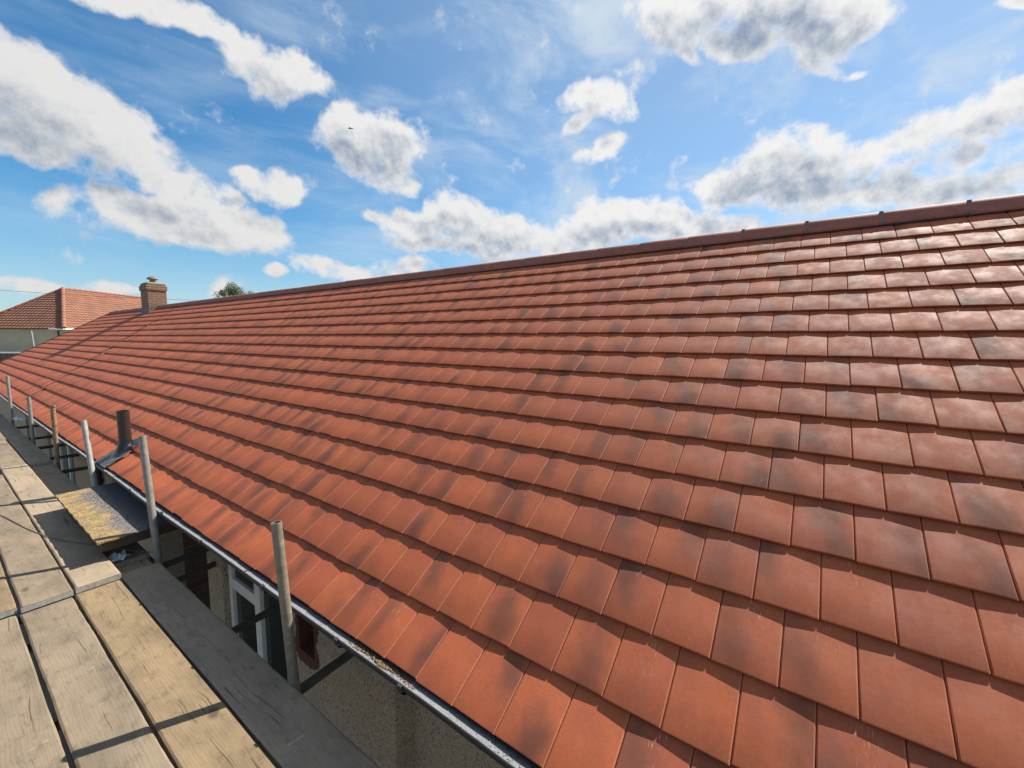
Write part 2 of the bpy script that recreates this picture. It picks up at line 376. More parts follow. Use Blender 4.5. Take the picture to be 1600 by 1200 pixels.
def board_material(name, light, mid, dark, seed):
    """weathered softwood, grain along Y, object coordinates so every board has its own figure"""
    m, t, st = mat(name)
    oc = t.n('ShaderNodeTexCoord').outputs['Object']
    rnd = t.n('ShaderNodeObjectInfo').outputs['Random']
    o = t.v('ADD', oc, t.n('ShaderNodeCombineXYZ', {0: t.m('MULTIPLY', rnd, 31.0), 1: t.m('MULTIPLY', rnd, 17.0), 2: seed}).outputs[0])
    warp = t.v('SCALE', t.v('SUBTRACT', t.noise(t.stretch(o, (3.0, .9, 1)), 1.6, 3, out='Color'), (.5, .5, .5)), scale=.085)
    ow = t.v('ADD', o, warp)
    rings = t.n('ShaderNodeTexWave', {'Vector': t.stretch(ow, (1, .10, 1)), 'Scale': 26.0, 'Distortion': 5.0, 'Detail': 4.0, 'Detail Scale': .8}, bands_direction='X').outputs['Fac']
    fib = t.noise(t.stretch(ow, (190, 3.5, 10)), 1.0, 5, .7)
    big = t.noise(t.stretch(o, (2.4, 1.2, 1)), 2.0, 6, .65)
    c = t.mix(t.ramp(big, .30, .72), light, mid)
    c = t.mix(t.m('MULTIPLY', t.ramp(rings, .50, 1.0), .13), c, dark)
    c = t.mix(t.m('MULTIPLY', t.ramp(fib, .50, .74), .34), c, dark)
    crack = t.m('MULTIPLY', t.ramp(t.noise(t.stretch(ow, (75, 1.5, 6)), 1.0, 3, .6), .64, .665), t.ramp(t.noise(o, 3.2, 2), .42, .52))
    c = t.mix(t.m('MULTIPLY', crack, .6), c, (.025, .016, .010))
    dirt = t.ramp(t.noise(t.stretch(o, (1, .45, 1)), 22, 8, .78), .50, .66); c = t.mix(t.m('MULTIPLY', dirt, .42), c, dark)
    knot = t.n('ShaderNodeTexVoronoi', {'Vector': t.stretch(ow, (1, .55, 1)), 'Scale': 3.6}).outputs['Distance']; c = t.mix(t.ramp(knot, .10, .03, 0, .75), c, dark)
    nick = t.ramp(t.noise(t.stretch(o, (40, 11, 10)), 1.3, 4, .75), .70, .745); c = t.mix(t.m('MULTIPLY', nick, .75), c, (.05, .032, .02))
    scuff = t.m('MULTIPLY', t.ramp(t.noise(t.stretch(o, (5, 24, 5)), 1.2, 4, .7), .68, .74), .5); c = t.mix(scuff, c, (.62, .56, .47))
    spat = t.m('MULTIPLY', t.ramp(t.noise(o, 9, 5, .75), .71, .735), .7); c = t.mix(spat, c, (.68, .63, .55))
    st('Base Color', c); st('Roughness', .85); st('Specular IOR Level', .25)
    h = t.m('ADD', t.m('MULTIPLY', fib, -.6), t.m('ADD', t.m('MULTIPLY', crack, -2.5), t.m('MULTIPLY', t.noise(o, 30, 5), .8)))
    st('Normal', bump(t, h, .55, .0025)); return m
M_BOARD = board_material('weathered_board', (.225, .175, .118), (.145, .115, .080), (.062, .045, .031), 1.0)
M_BOARDG = board_material('golden_weathered_board', (.24, .172, .098), (.150, .110, .066), (.058, .038, .023), 5.0)
M_BOARDP = board_material('grey_weathered_board', (.31, .24, .165), (.22, .172, .12), (.105, .080, .056), 9.0)
# ---------------------------------------------------------------- ground
def height(x, y): return -2.5 + 1.9 * min(1, max(0, (y - 26) / 14)) ** 2
gx = [-400, -120, -40, -15, -6, 0, 6, 15, 40, 120, 400]; gy = [-400, -100, -30, -8, 5, 15, 24, 28, 31, 34, 37, 40, 44, 60, 120, 400, 900]
gv = [(x, y, height(x, y)) for y in gy for x in gx]; nx = len(gx)
gf = [(j * nx + i, j * nx + i + 1, (j + 1) * nx + i + 1, (j + 1) * nx + i) for j in range(len(gy) - 1) for i in range(nx - 1)]
obj('ground', gv, gf, M_GROUND, kind='structure')

# ---------------------------------------------------------------- the bungalow being re-roofed
AL = R(33.744); CA, SA = math.cos(AL), math.sin(AL)
G, W, T = 0.25444, 0.195, 0.0163           # gauge, cover width, step at the tail
NR = 16; Y0, Y1 = -3.0, 24.2
def P(v, y, n): return (v * CA - n * SA, y, v * SA + n * CA)       # roof-slope coordinates to the place
def verge(v): return 23.75 - 0.33 * v
def joint(v): return 12.25 + 0.53 * v
house = empty('bungalow', (1.7, 10.0, -2.5), label='long bungalow with a new orange-red tiled roof and brick chimney beside the scaffold', category='house')

def tile_sheet(name, NR, vmax, chim):
    V = []; F = []; UV = []; RN = []
    nu, nv = 8, 3
    for r in range(NR):
        shift = 0.0 if r % 2 == 0 else 0.5
        k0 = int((Y0) / W) - 1; k1 = int(Y1 / W) + 2
        wav = 0.0
        for k in range(k0, k1):
            ya = (k + shift) * W; yb = ya + W; yc = (ya + yb) / 2; vt = r * G
            if ya > verge(vt) - .03: continue
            jv = joint(vt + .12)
            g = 0.0016
            ya += g; yb -= g
            clampl = clamph = None
            if abs(yc - jv) < W * .75:
                if yc < jv: clamph = 1
                else: clampl = 1
            wav = .6 * math.sin(yc * 1.7 + r * 2.1) + .4 * math.sin(yc * 4.3 + r)
            slip = rng.gauss(0, .0019) + wav * .0010; lift = rng.gauss(0, .0005) + wav * .0006; tw = rng.gauss(0, .0012); yaw = rng.gauss(0, .003)
            base_n = 0.014 if r == 0 else 0.0
            rn = (rng.random(), rng.random(), rng.random(), rng.random())
            vtop = min(vt + G + .035, vmax); b = len(V); cam_h = .0019
            far = yc > 9
            NU = 4 if far else nu; eu = .016
            us = [eu + (1 - 2 * eu) * i / NU for i in range(NU + 1)]
            vs_ = [0, .005, .5 * G, vtop - vt]
            def vert(u, vv, n):
                y = ya + (yb - ya) * u
                vl = vt + slip + vv + (u - .5) * yaw * .5
                if clamph: y = min(y, joint(vl) - .014)
                if clampl: y = max(y, joint(vl) + .014)
                y = min(y, verge(vl))
                return P(vl, y, n)
            # top surface
            for j, vv in enumerate(vs_):
                for u in us:
                    c = cam_h * (1 - (2 * u - 1) ** 2)
                    n = base_n * (1 - vv / G) - T * vv / G + c + lift + (u - .5) * tw - (.0016 if j == 0 else 0)
                    V.append(vert(u, vv, n)); UV.append((u, vv / G)); RN.append(rn)
            m = NU + 1
            for j in range(3):
                for i in range(NU): F.append((b + j * m + i, b + (j + 1) * m + i, b + (j + 1) * m + i + 1, b + j * m + i + 1))
            # rounded arris down both sides
            for ua, ub in ((0.0, eu), (1 - eu, 1.0)):
                b1 = len(V)
                for vv in (0, .5 * G, vtop - vt):
                    for u in (ua, ub):
                        c = cam_h * (1 - (2 * u - 1) ** 2) - (.0024 if u in (0.0, 1.0) else 0)
                        n = base_n * (1 - vv / G) - T * vv / G + c + lift + (u - .5) * tw - (.0016 if vv == 0 else 0)
                        V.append(vert(u, vv, n)); UV.append((u, vv / G)); RN.append(rn)
                for j in range(2): F.append((b1 + 2 * j, b1 + 2 * j + 2, b1 + 2 * j + 3, b1 + 2 * j + 1))
            # tail face, curved with the tile
            b2 = len(V)
            for u in us:
                c = cam_h * (1 - (2 * u - 1) ** 2)
                for nn, vv in ((.0016, .0004), (T - .0050, .0015), (T - .0020, .040)):
                    V.append(vert(u, vv, base_n + c + lift + (u - .5) * tw - nn)); UV.append((u, .02)); RN.append(rn)
            for i in range(NU):
                F.append((b2 + 3 * i, b2 + 3 * i + 3, b2 + 3 * i + 4, b2 + 3 * i + 1)[::-1])
                F.append((b2 + 3 * i + 1, b2 + 3 * i + 4, b2 + 3 * i + 5, b2 + 3 * i + 2)[::-1])
            # side faces
            for s_, u in ((0, 0.0), (1, 1.0)):
                b3 = len(V)
                for vv in (0, G + .03):
                    n = base_n * (1 - vv / G) - T * vv / G + lift + (u - .5) * tw
                    for nn in (0.0024, T - .0015):
                        V.append(vert(u, min(vv, vtop - vt), n - nn)); UV.append((u, vv / G)); RN.append(rn)
                q = (b3, b3 + 1, b3 + 3, b3 + 2); F.append(q if s_ == 0 else q[::-1])
            # interlock channel under the joint
            if not (clampl or clamph or yb + .02 > verge(vt)):
                b4 = len(V)
                for vv in (.004, G + .02):
                    n = base_n * (1 - vv / G) - T * vv / G - .0085
                    for yy in (-.010, .014):
                        V.append(P(vt + min(vv, vtop - vt), yb + yy, n)); UV.append((.98, vv / G)); RN.append(rn)
                F.append((b4, b4 + 2, b4 + 3, b4 + 1))
    me = bpy.data.meshes.new(name); me.from_pydata(V, [], F); me.update()
    uvl = me.uv_layers.new(name='tuv'); li = np.zeros(len(me.loops), int); me.loops.foreach_get('vertex_index', li)
    uvl.data.foreach_set('uv', np.array(UV, float)[li].ravel())
    ca = me.color_attributes.new('rnd', 'FLOAT_COLOR', 'POINT'); ca.data.foreach_set('color', np.array(RN, float).ravel())
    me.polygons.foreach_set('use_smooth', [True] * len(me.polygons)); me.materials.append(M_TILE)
    o = bpy.data.objects.new(name, me); COL.objects.link(o); return adopt(o, house)
VR = 4.195
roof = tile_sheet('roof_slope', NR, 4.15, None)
m = MB(); nn = -.033
m.add([P(.02, Y0, nn), P(VR, Y0, nn), P(VR, 24.0, nn), P(.02, 24.0, nn)], [(0, 3, 2, 1)])
und = m.build('roof_underlay', M_DARK, None)
# cut underlay to the verge line
me = und.data; co = [list(v.co) for v in me.vertices]
me.vertices[3].co = P(.02, verge(.02) - .02, nn); me.vertices[2].co = P(VR, verge(VR) - .02, nn); adopt(und, house)
# back slope and gables
XR = VR * CA; ZR = VR * SA
b = MB(); b.add([(XR, Y0, ZR), (2 * XR, Y0, 0), (2 * XR, 23.0, 0), (XR, 22.36, ZR)], [(0, 1, 2, 3)])
b.build('back_slope', M_RIDGE, house)
# joint trough between the two halves of the roof
m = MB(); vs = [0.02, 1, 2, 3, 4.08]
for i in range(4):
    a, c = vs[i], vs[i + 1]
    pass
for r in range(NR):
    a, c = r * G + .001, min((r + 1) * G, 4.08)
    m.add([P(a, joint(a) - .022, .007), P(a, joint(a) + .022, .007), P(c, joint(c) + .022, -.006), P(c, joint(c) - .022, -.006)], [(0, 1, 2, 3)])
    m.add([P(a, joint(a) - .022, .007), P(a, joint(a) + .022, .007), P(a, joint(a) + .022, -.010), P(a, joint(a) - .022, -.010)], [(0, 3, 2, 1)])
m.build('bonding_gutter', M_BLACK, house)
# verge trim
m = MB(); vs = np.linspace(-.02, 4.15, 17)
prof = [(-.03, .012), (.012, .016), (.03, .010), (.03, -.14)]
for i in range(16):
    for j in range(3):
        q = []
        for vv, (dy, n) in ((vs[i], prof[j]), (vs[i + 1], prof[j]), (vs[i + 1], prof[j + 1]), (vs[i], prof[j + 1])):
            q.append(P(vv, verge(vv) + dy, n))
        m.add(q, [(0, 1, 2, 3)])
m.build('verge_trim', M_RIDGE, house)
# eaves: fascia, soffit, gutter
MB().box((.094, Y0, -.21), (.112, 23.4, -.035)).build('fascia', M_PVC, house)
MB().box((.112, Y0, -.19), (.30, 23.4, -.178)).build('soffit', M_PVC, house)
GC, GR = (.012, -.012), .062                     # gutter centre and radius
m = MB(); ys = [Y0, 24.0]; nseg = 14
inner = [(-.052, .000), (-.050, -.005), (-.042, -.0065), (-.025, -.008), (-.010, -.011), (.008, -.018), (.035, -.036), (.060, -.036), (.086, -.02)]
outer = [(-.0555, .001), (-.057, -.010), (-.054, -.022), (-.045, -.034), (-.02, -.046), (.02, -.052), (.055, -.050), (.08, -.040), (.0875, -.019)]
def gz(x): return float(np.interp(x, [p[0] for p in inner], [p[1] for p in inner]))
ring = inner; n = len(ring)
ylist = list(np.arange(Y0, 24.01, .5))
for y in ylist:
    sag = .0035 * math.sin(y * 1.3) + .002 * math.sin(y * 3.1)
    m.v += [(p[0] + sag, y, p[1] + sag * .8) for p in ring]
for k in range(len(ylist) - 1):
    m.f += [(k * n + i, k * n + i + 1, (k + 1) * n + i + 1, (k + 1) * n + i) for i in range(n - 1)]
gut = m.build('gutter', M_GUT, house, smooth=True)
m = MB()
for y in ylist:
    sag = .0035 * math.sin(y * 1.3) + .002 * math.sin(y * 3.1)
    m.v += [(p[0] + sag, y, p[1] + sag * .8) for p in outer]
for k in range(len(ylist) - 1):
    m.f += [(k * n + i, k * n + i + 1, (k + 1) * n + i + 1, (k + 1) * n + i) for i in range(n - 1)]
adopt(m.build('gutter_shell', M_BLACK, None, smooth=True), house)
# rolled lip
m = MB().path([(-.0540 + .0035 * math.sin(y * 1.3) + .002 * math.sin(y * 3.1), y, .0005 + .0028 * math.sin(y * 1.3) + .0016 * math.sin(y * 3.1)) for y in ylist], .0040, 8); adopt(m.build('gutter_lip', M_BLACK, None, smooth=True), house)
for y in (0.62, 1.05, 1.75, 2.62, 3.40, 4.25, 5.05, 5.9, 6.8, 7.7, 8.7, 9.7, 10.7, 11.8, 12.9):
    m = MB(); k = GR + .0045
    arc = [(p[0] - .003, p[1] - .003) for p in outer]
    for i in range(8):
        (xa, za), (xb, zb) = arc[i], arc[i + 1]
        m.add([(xa, y - .012, za), (xb, y - .012, zb), (xb, y + .012, zb), (xa, y + .012, za)], [(0, 1, 2, 3)])
    m.box((-.0620, y - .012, -.010), (-.0470, y + .012, .0075))
    m.build('gutter_bracket', M_BLACK, house)
for y in (2.0, 4.86, 8.05, 11.2):                # union joints with their dark seal
    m = MB(); k = GR - .005
    arc = [(p[0] + .001, p[1] + .003) for p in inner]
    for i in range(8):
        (xa, za), (xb, zb) = arc[i], arc[i + 1]
        m.add([(xa, y - .007, za), (xb, y - .007, zb), (xb, y + .007, zb), (xa, y + .007, za)], [(0, 3, 2, 1)])
    m.build('gutter_seal', M_BLACK, house)
# moss, grit and leaf bits lying in the gutter under the tiles
m = MB(); rr = random.Random(3)
for i in range(4200):
    y = rr.choice((rr.gauss(.62, .30), rr.gauss(.35, .5), rr.uniform(-.8, 2.2), rr.gauss(.95, .15)))
    if y > 2.0 and rr.random() < .8: continue
    gx_ = rr.triangular(-.049, .01, -.012); s = rr.uniform(.0008, .0034) * (1.5 if abs(y - .7) < .2 and rr.random() < .4 else 1)
    c = Vector((gx_, y, gz(gx_) + s * .5))
    d = [Vector((rr.uniform(-1, 1), rr.uniform(-1, 1), rr.uniform(-.6, .9))).normalized() * s for _ in range(4)]
    m.add([tuple(c + q) for q in d], [(0, 1, 2), (0, 2, 3), (0, 3, 1), (1, 3, 2)])
m.build('gutter_debris', M_DEBRIS, house, kind='stuff')
# thick mat of moss between tile tails and gutter
m = MB(); N1 = 150
for k in range(N1):
    y = .30 + k * (.95 / N1); f = math.sin(math.pi * k / (N1 - 1)) ** 1.4
    for j in range(6):
        xq = -.036 + .009 * j + .006 * math.sin(k * .23) + rr.uniform(-.002, .002); h = f * (.004 + .008 * rr.random()) * (1 if 0 < j < 5 else 0) - .0035 * (1 - f) - .0005
        m.v.append((xq, y + rr.uniform(-.002, .002), gz(xq) + h))
for k in range(24, N1 - 25):
    for j in range(5): m.f.append((k * 6 + j, k * 6 + j + 1, (k + 1) * 6 + j + 1, (k + 1) * 6 + j))
m.build('gutter_moss', M_DEBRIS, house)

# ridge tiles with their clips
RL = .4835; yk = -1.483 - 4 * RL; k = 0
half = [(.096, -.064), (.099, -.050), (.086, -.031), (.070, -.010), (.053, .014), (.037, .034), (.021, .046), (.008, .053)]
prof = half + [(-a, b) for a, b in half[::-1]]
RCZ = ZR
M_CLIP = rough_mat('grey_union_clip', (.17, .125, .11), (.12, .09, .08), 30, .6, metallic=.1)
while yk < 22.2:
    if not (16.3 < yk + RL / 2 < 17.4):
        m = MB(); jz = rng.gauss(0, .0015); jx = rng.gauss(0, .0015); n = len(prof)
        for (y, rs) in ((yk + .004, -.005), (yk + .012, 0), (yk + RL - .012, 0), (yk + RL - .003, -.004)):
            m.v += [(XR + jx + p[0], y, RCZ + jz + p[1] + rs) for p in prof]
        for j in range(3): m.f += [(j * n + i, j * n + i + 1, (j + 1) * n + i + 1, (j + 1) * n + i) for i in range(n - 1)]
        m.build('ridge_tile', M_RIDGE, house, smooth=True)
        m = MB()
        for y in (yk - .010, yk + .010): m.v += [(XR + p[0], y, RCZ + p[1] - .0035) for p in prof]
        m.f += [(i, i + 1, n + i + 1, n + i) for i in range(n - 1)]
        if k < 8: m.box((XR - .022, yk - .012, RCZ + .044), (XR + .012, yk + .012, RCZ + .055)); m.box((XR - .106, yk - .011, RCZ - .062), (XR - .094, yk + .011, RCZ - .040))
        m.build('ridge_clip', M_CLIP, house)
    yk += RL; k += 1
# dark ventilation strip under the ridge tiles
m = MB().add([P(4.066, Y0, -.006), P(4.12, Y0, .008), P(4.12, 22.3, .008), P(4.066, 22.3, -.006)], [(0, 3, 2, 1)]); m.build('ridge_vent_strip', M_DARK, house)

# chimney
CX0, CX1, CY0, CY1 = 3.25, 3.73, 16.5, 17.2
m = MB().box((CX0, CY0, 1.9), (CX1, CY1, 2.86)).box((CX0 - .025, CY0 - .025, 2.86), (CX1 + .025, CY1 + .025, 3.01)).box((CX0 + .005, CY0 + .005, 3.01), (CX1 - .005, CY1 - .005, 3.08))
ch = m.build('chimney', M_BRICK, house, bevel=.004)
fl = MB().box((CX0 + .03, CY0 + .03, 3.08), (CX1 - .03, CY1 - .03, 3.105)).build('flaunching', M_CREAM, ch)
pc = ((CX0 + CX1) / 2 - .01, CY0 + .3, 3.09)
pot = MB().lathe(pc, [(.12, 0), (.115, .04), (.085, .05), (.075, .09), (.08, .12), (.14, .125), (.15, .14), (.14, .165), (.09, .205), (.03, .225), (0.001, .228)]).build('chimney_pot', rough_mat('clay_pot', (.20, .13, .09), (.10, .075, .055), 12, .8), ch, smooth=True)
zl = lambda x: x * math.tan(AL)
m = MB()
m.add([(CX0 - .012, CY0 - .012, zl(CX0) - .02), (CX0 - .012, CY1 + .02, zl(CX0) - .02), (CX0 - .012, CY1 + .02, zl(CX0) + .11), (CX0 - .012, CY0 - .012, zl(CX0) + .11)], [(0, 3, 2, 1)])
for i in range(2):
    xa = CX0 - .012 + i * .09; xb = xa + .09
    m.add([(xa, CY0 - .014, zl(xa) - .03), (xb, CY0 - .014, zl(xb) - .03), (xb, CY0 - .014, zl(xa) + .11), (xa, CY0 - .014, zl(xa) + .11)], [(0, 1, 2, 3)])
m.add([P(3.72, CY0 - .03, .006), P(3.72, CY1 + .03, .006), P(3.93, CY1 + .03, .012), P(3.93, CY0 - .03, .012)], [(0, 3, 2, 1)])
m.build('flashing', M_LEAD, ch)

# soil vent pipe through the tiles
vx_, vy_ = .185, 5.42
vp = MB().tube((vx_, vy_, -.1), (vx_, vy_, .56), .054, 28, hollow=.006).build('vent_pipe', M_IRON, house, smooth=True)
m = MB()
vb = .22; nS = 24
rings = [(.17, .15, .020, 0), (.125, .12, .026, .05), (.092, .092, .030, .3), (.070, .070, .045, .75), (.059, .059, .075, 1), (.0545, .0545, .095, 1)]
for a, b_, h, k_ in rings:
    for i in range(nS):
        c_, s_ = math.cos(2 * math.pi * i / nS), math.sin(2 * math.pi * i / nS)
        m.v.append(tuple(Vector(P(vb + a * c_, vy_ + b_ * s_, h)).lerp(Vector((vx_ + a * c_, vy_ + b_ * s_, .1236 + h * 1.2)), k_)))
for k in range(5): m.f += [(k * nS + i, (k + 1) * nS + i, (k + 1) * nS + (i + 1) % nS, k * nS + (i + 1) % nS) for i in range(nS)]
m.build('pipe_boot', rough_mat('black_rubber', (.008, .008, .009), (.014, .014, .015), 20, .28, .3, .004), vp, smooth=True)
m = MB(); gN = 10
for i in range(gN + 1):
    for j in range(gN + 1):
        v_ = -.02 + .255 * i / gN; y_ = vy_ - .21 + .42 * j / gN
        m.v.append(P(v_, y_, .026 * (1 - v_ / .5) + .003 * math.sin(i * 1.7 + j) + .003 * math.sin(j * 2.3) + .004))
m.f = [(i * (gN + 1) + j, (i + 1) * (gN + 1) + j, (i + 1) * (gN + 1) + j + 1, i * (gN + 1) + j + 1) for i in range(gN) for j in range(gN)]
m.build('lead_flashing', M_LEAD, vp, smooth=True)

# front wall in panels round its openings (Y0, Y1, z0, z1)
WX = .28
def wall_panels(name, y0, y1, z0, z1, holes, x, mt, depth=.25):
    m = MB(); ys = sorted({y0, y1, *[h[0] for h in holes], *[h[1] for h in holes]})
    for a, b_ in zip(ys, ys[1:]):
        zs = [z0]
        hs = sorted([h for h in holes if h[0] <= a and h[1] >= b_], key=lambda h: h[2])
        for h in hs: zs += [h[2], h[3]]
        zs.append(z1)
        for c, d in zip(zs[::2], zs[1::2]):
            if d - c > .001: m.box((x, a, c), (x + depth, b_, d))
    return m.build(name, mt, house)
holes = [(1.86, 2.06, -.72, -.46), (2.25, 3.29, -1.5, -.30), (5.9, 6.7, -1.4, -.35), (9.1, 11.5, -1.5, -.35), (12.9, 14.4, -1.5, -.35)]
wall_panels('front_wall', 1.08, 3.60, -2.5, -.178, holes[:2], WX, M_PEB)
wall_panels('front_wall', 5.10, 23.2, -2.5, -.178, holes[2:], WX, M_PEB)
wall_panels('set_back_wall', -3.0, 1.08, -2.5, -.178, [], WX + .12, M_PEB, .2)
MB().box((WX, 23.2, -2.5), (2 * XR - WX, 23.4, -.2)).add([(WX, 23.3, -.2), (2 * XR - WX, 23.3, -.2), (XR, 22.3, ZR - .1)], [(0, 1, 2)]).build('gable_wall', M_PEB, house)
MB().box((WX + .2, -3.0, -2.5), (2 * XR - WX, -2.8, -.2)).build('end_wall', M_PEB, house)
# porch recess in brick
m = MB().box((1.05, 3.60, -2.5), (1.2, 5.10, -.178)).box((WX + .002, 5.101, -2.5), (1.05, 5.22, -.178)).box((WX + .02, 3.49, -2.5), (1.05, 3.598, -.178))
m.build('porch_wall', M_BRICKD, house)
MB().box((1.02, 4.0, -2.4), (1.048, 4.8, -.45)).build('front_door', M_TIMBER, house)
# window: frame bars and panes
def window(y0, y1, z0, z1, mull, tz):
    f = MB(); w_ = .055; x0, x1 = WX + .045, WX + .105
    f.box((x0, y0, z0), (x1, y0 + w_, z1)).box((x0, y1 - w_, z0), (x1, y1, z1)).box((x0, y0 + w_, z1 - w_), (x1, y1 - w_, z1)).box((x0, y0 + w_, z0), (x1, y1 - w_, z0 + w_))
    for my in mull: f.box((x0 - .002, my - .045, z0 + w_ + .001), (x1, my + .045, z1 - w_ - .001))
    if tz: f.box((x0 + .003, mull[-1] + .046, tz - .045), (x1, y1 - w_ - .001, tz + .045))
    f.box((WX - .04, y0 - .03, z0 - .05), (WX + .10, y1 + .03, z0 - .001))
    fr = f.build('window', M_PVC, house, bevel=.004)
    edges = [y0 + w_] + [e for my in mull for e in (my - .045, my + .045)] + [y1 - w_]
    for a, b_ in zip(edges[::2], edges[1::2]):
        MB().box((x0 + .03, a, z0 + w_), (x0 + .036, b_, z1 - w_)).build('pane', M_GLASS, fr)
    return fr
window(2.25, 3.29, -1.5, -.30, [2.77], -.70)
window(5.9, 6.7, -1.4, -.35, [6.3], None)
window(9.1, 11.5, -1.5, -.35, [9.9, 10.7], -.7)
window(12.9, 14.4, -1.5, -.35, [13.6], None)
# rooms behind are dark
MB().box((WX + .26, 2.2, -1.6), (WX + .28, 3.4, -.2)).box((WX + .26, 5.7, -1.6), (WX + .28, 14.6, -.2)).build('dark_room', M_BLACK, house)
# knocked-out vent hole with broken brick showing
m = MB().box((WX + .10, 1.84, -.74), (WX + .16, 2.08, -.44)); vent = m.build('vent_hole', M_BRICKD, house)
m = MB(); cy, cz = 1.96, -.59; NN = 40
rr = random.Random(11)
for i in range(NN):
    a = 2 * math.pi * i / NN; c, s_ = math.cos(a), math.sin(a); k_ = 1 / max(abs(c), abs(s_))
    ri = .93 * k_; ro = min(k_, 1.25) * (1.12 + .38 * rr.random() + (.25 if s_ < -.4 else 0))
    m.v += [(WX - .004, cy + c * ri * .10, cz + s_ * ri * .13), (WX - .0025, cy + c * ro * .10, cz + s_ * ro * .13), (WX + .10, cy + c * ri * .10, cz + s_ * ri * .13)]
m.f = [f for i in range(NN) for f in ((3 * i, 3 * ((i + 1) % NN), 3 * ((i + 1) % NN) + 1, 3 * i + 1), (3 * i, 3 * i + 2, 3 * ((i + 1) % NN) + 2, 3 * ((i + 1) % NN)))]
m.build('broken_brick_edge', rough_mat('crumbled_brick', (.13, .05, .035), (.07, .035, .025), 60, .95, .8, .006), vent)
# downpipes
for y, z1 in ((7.15, -.10), (7.5, -.30)):
    m = MB().tube((WX - .045, y, -2.5), (WX - .045, y, z1), .034, 16)
    m.tube((WX - .045, y, -.62), (WX - .045, y, -.57), .041, 16)
    m.build('downpipe', M_BLACK, house, smooth=True)
# flat felted porch roof standing out over the boards
def porch_mat():
    m, t, st = mat('lichened_felt_painted_shade'); pos = t.n('ShaderNodeNewGeometry').outputs['Position']
    s = t.n('ShaderNodeSeparateXYZ', {0: pos})
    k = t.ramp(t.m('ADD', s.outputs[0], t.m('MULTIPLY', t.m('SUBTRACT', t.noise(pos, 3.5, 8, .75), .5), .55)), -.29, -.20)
    yel = t.mix(t.ramp(t.noise(pos, 14, 6, .7), .35, .65), (.31, .215, .085), (.17, .118, .050))
    yel = t.mix(t.ramp(t.noise(pos, 45, 5, .8), .52, .62), yel, (.14, .095, .045))
    vo = t.n('ShaderNodeTexVoronoi', {'Vector': pos, 'Scale': 95.0})
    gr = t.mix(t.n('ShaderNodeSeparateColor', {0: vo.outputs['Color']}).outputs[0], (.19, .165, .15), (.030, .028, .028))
    gr_shade = t.mix(t.ramp(s.outputs[0], -.17, -.08), gr, (.05, .052, .058))  # gravel felt darkens towards the house: eaves shade painted into its colour
    st('Base Color', t.mix(k, yel, gr_shade)); st('Roughness', .9)
    st('Normal', bump(t, t.m('ADD', t.noise(pos, 60, 5, .7), t.m('MULTIPLY', vo.outputs['Distance'], -.8)), .9, .007)); return m
m = MB(); NX, NY = 14, 24
for i in range(NX + 1):
    for j in range(NY + 1):
        x = -.405 + (.985 - .285 + .6) * 0 + (WX - .002 + .405) * i / NX; y = 3.49 + 1.60 * j / NY
        ed = .004 * math.sin(j * 2.1) * (i == 0) + .004 * math.sin(i * 1.9) * (j == 0)
        m.v.append((x + (ed if i == 0 else 0), y + (ed if j == 0 else 0), -.13 + .003 * math.sin(i * .9) * math.sin(j * .5) + .012 * i / NX))
n1 = NY + 1; m.f = [(i * n1 + j, (i + 1) * n1 + j, (i + 1) * n1 + j + 1, i * n1 + j + 1) for i in range(NX) for j in range(NY)]
nb = len(m.v)
rim = [i * n1 for i in range(NX + 1)][::-1] + [j for j in range(1, NY + 1)] 
for idx in rim: x, y, z = m.v[idx]; m.v.append((x, y, z - .012))
m.f += [(rim[i], rim[i + 1], nb + i + 1, nb + i) for i in range(len(rim) - 1)]
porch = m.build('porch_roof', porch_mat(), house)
MB().box((-.380, 3.52, -.215), (-.335, 5.07, -.145)).box((-.335, 3.52, -.215), (WX - .003, 3.55, -.145)).box((-.335, 5.04, -.215), (WX - .003, 5.07, -.145)).build('porch_fascia', M_TIMBER, porch)
# ---------------------------------------------------------------- scaffold frame (one clamped-together thing)
scaf = empty('scaffold', (-.1, 6.0, -2.5), label='tubular steel scaffold standing along the eaves, its upright poles rising past the gutter', category='scaffold')
def coupler(p, parent):
    m = MB().box((p[0] - .035, p[1] - .035, p[2] - .03), (p[0] + .035, p[1] + .035, p[2] + .03)).tube((p[0] - .05, p[1] - .02, p[2]), (p[0] - .05, p[1] + .05, p[2]), .009, 8)
    return m.build('coupler', M_RUST, parent, bevel=.008)
TR = .0242
M_OLIVED = rough_mat('dark_dull_tube', (.075, .065, .05), (.05, .045, .035), 22, .6, .4, .002)
std = [((1.455, .460), (1.358, -.345), M_OLIVE, 'dark weathered pole nearest the camera'), ((3.525, .598), (3.391, -.306), M_GALV, 'grey pole in front of the felted porch roof'),
       ((5.540, .477), (5.337, -.170), M_GALVB, 'pale galvanised pole just beyond the vent pipe'), ((7.305, .479), (7.379, -.317), M_RUST, 'rust-stained pole'),
       ((9.395, .407), (9.406, -.284), M_GALV, None), ((11.952, .597), (12.009, -.253), M_GALVB, None)]
for i, ((yt, zt), (yb, zb), mt, lb) in enumerate(std):
    s_ = (yb - yt) / (zb - zt); yg = yt + s_ * (-2.5 - zt)
    o = MB().tube((-.1, yg, -2.5), (-.1, yt, zt), TR, 24, hollow=.004).build('standard', mt, scaf, smooth=True)
    if lb: o['label'] = lb
    coupler((-.1, yt + s_ * (-.47 - zt), -.47), o)
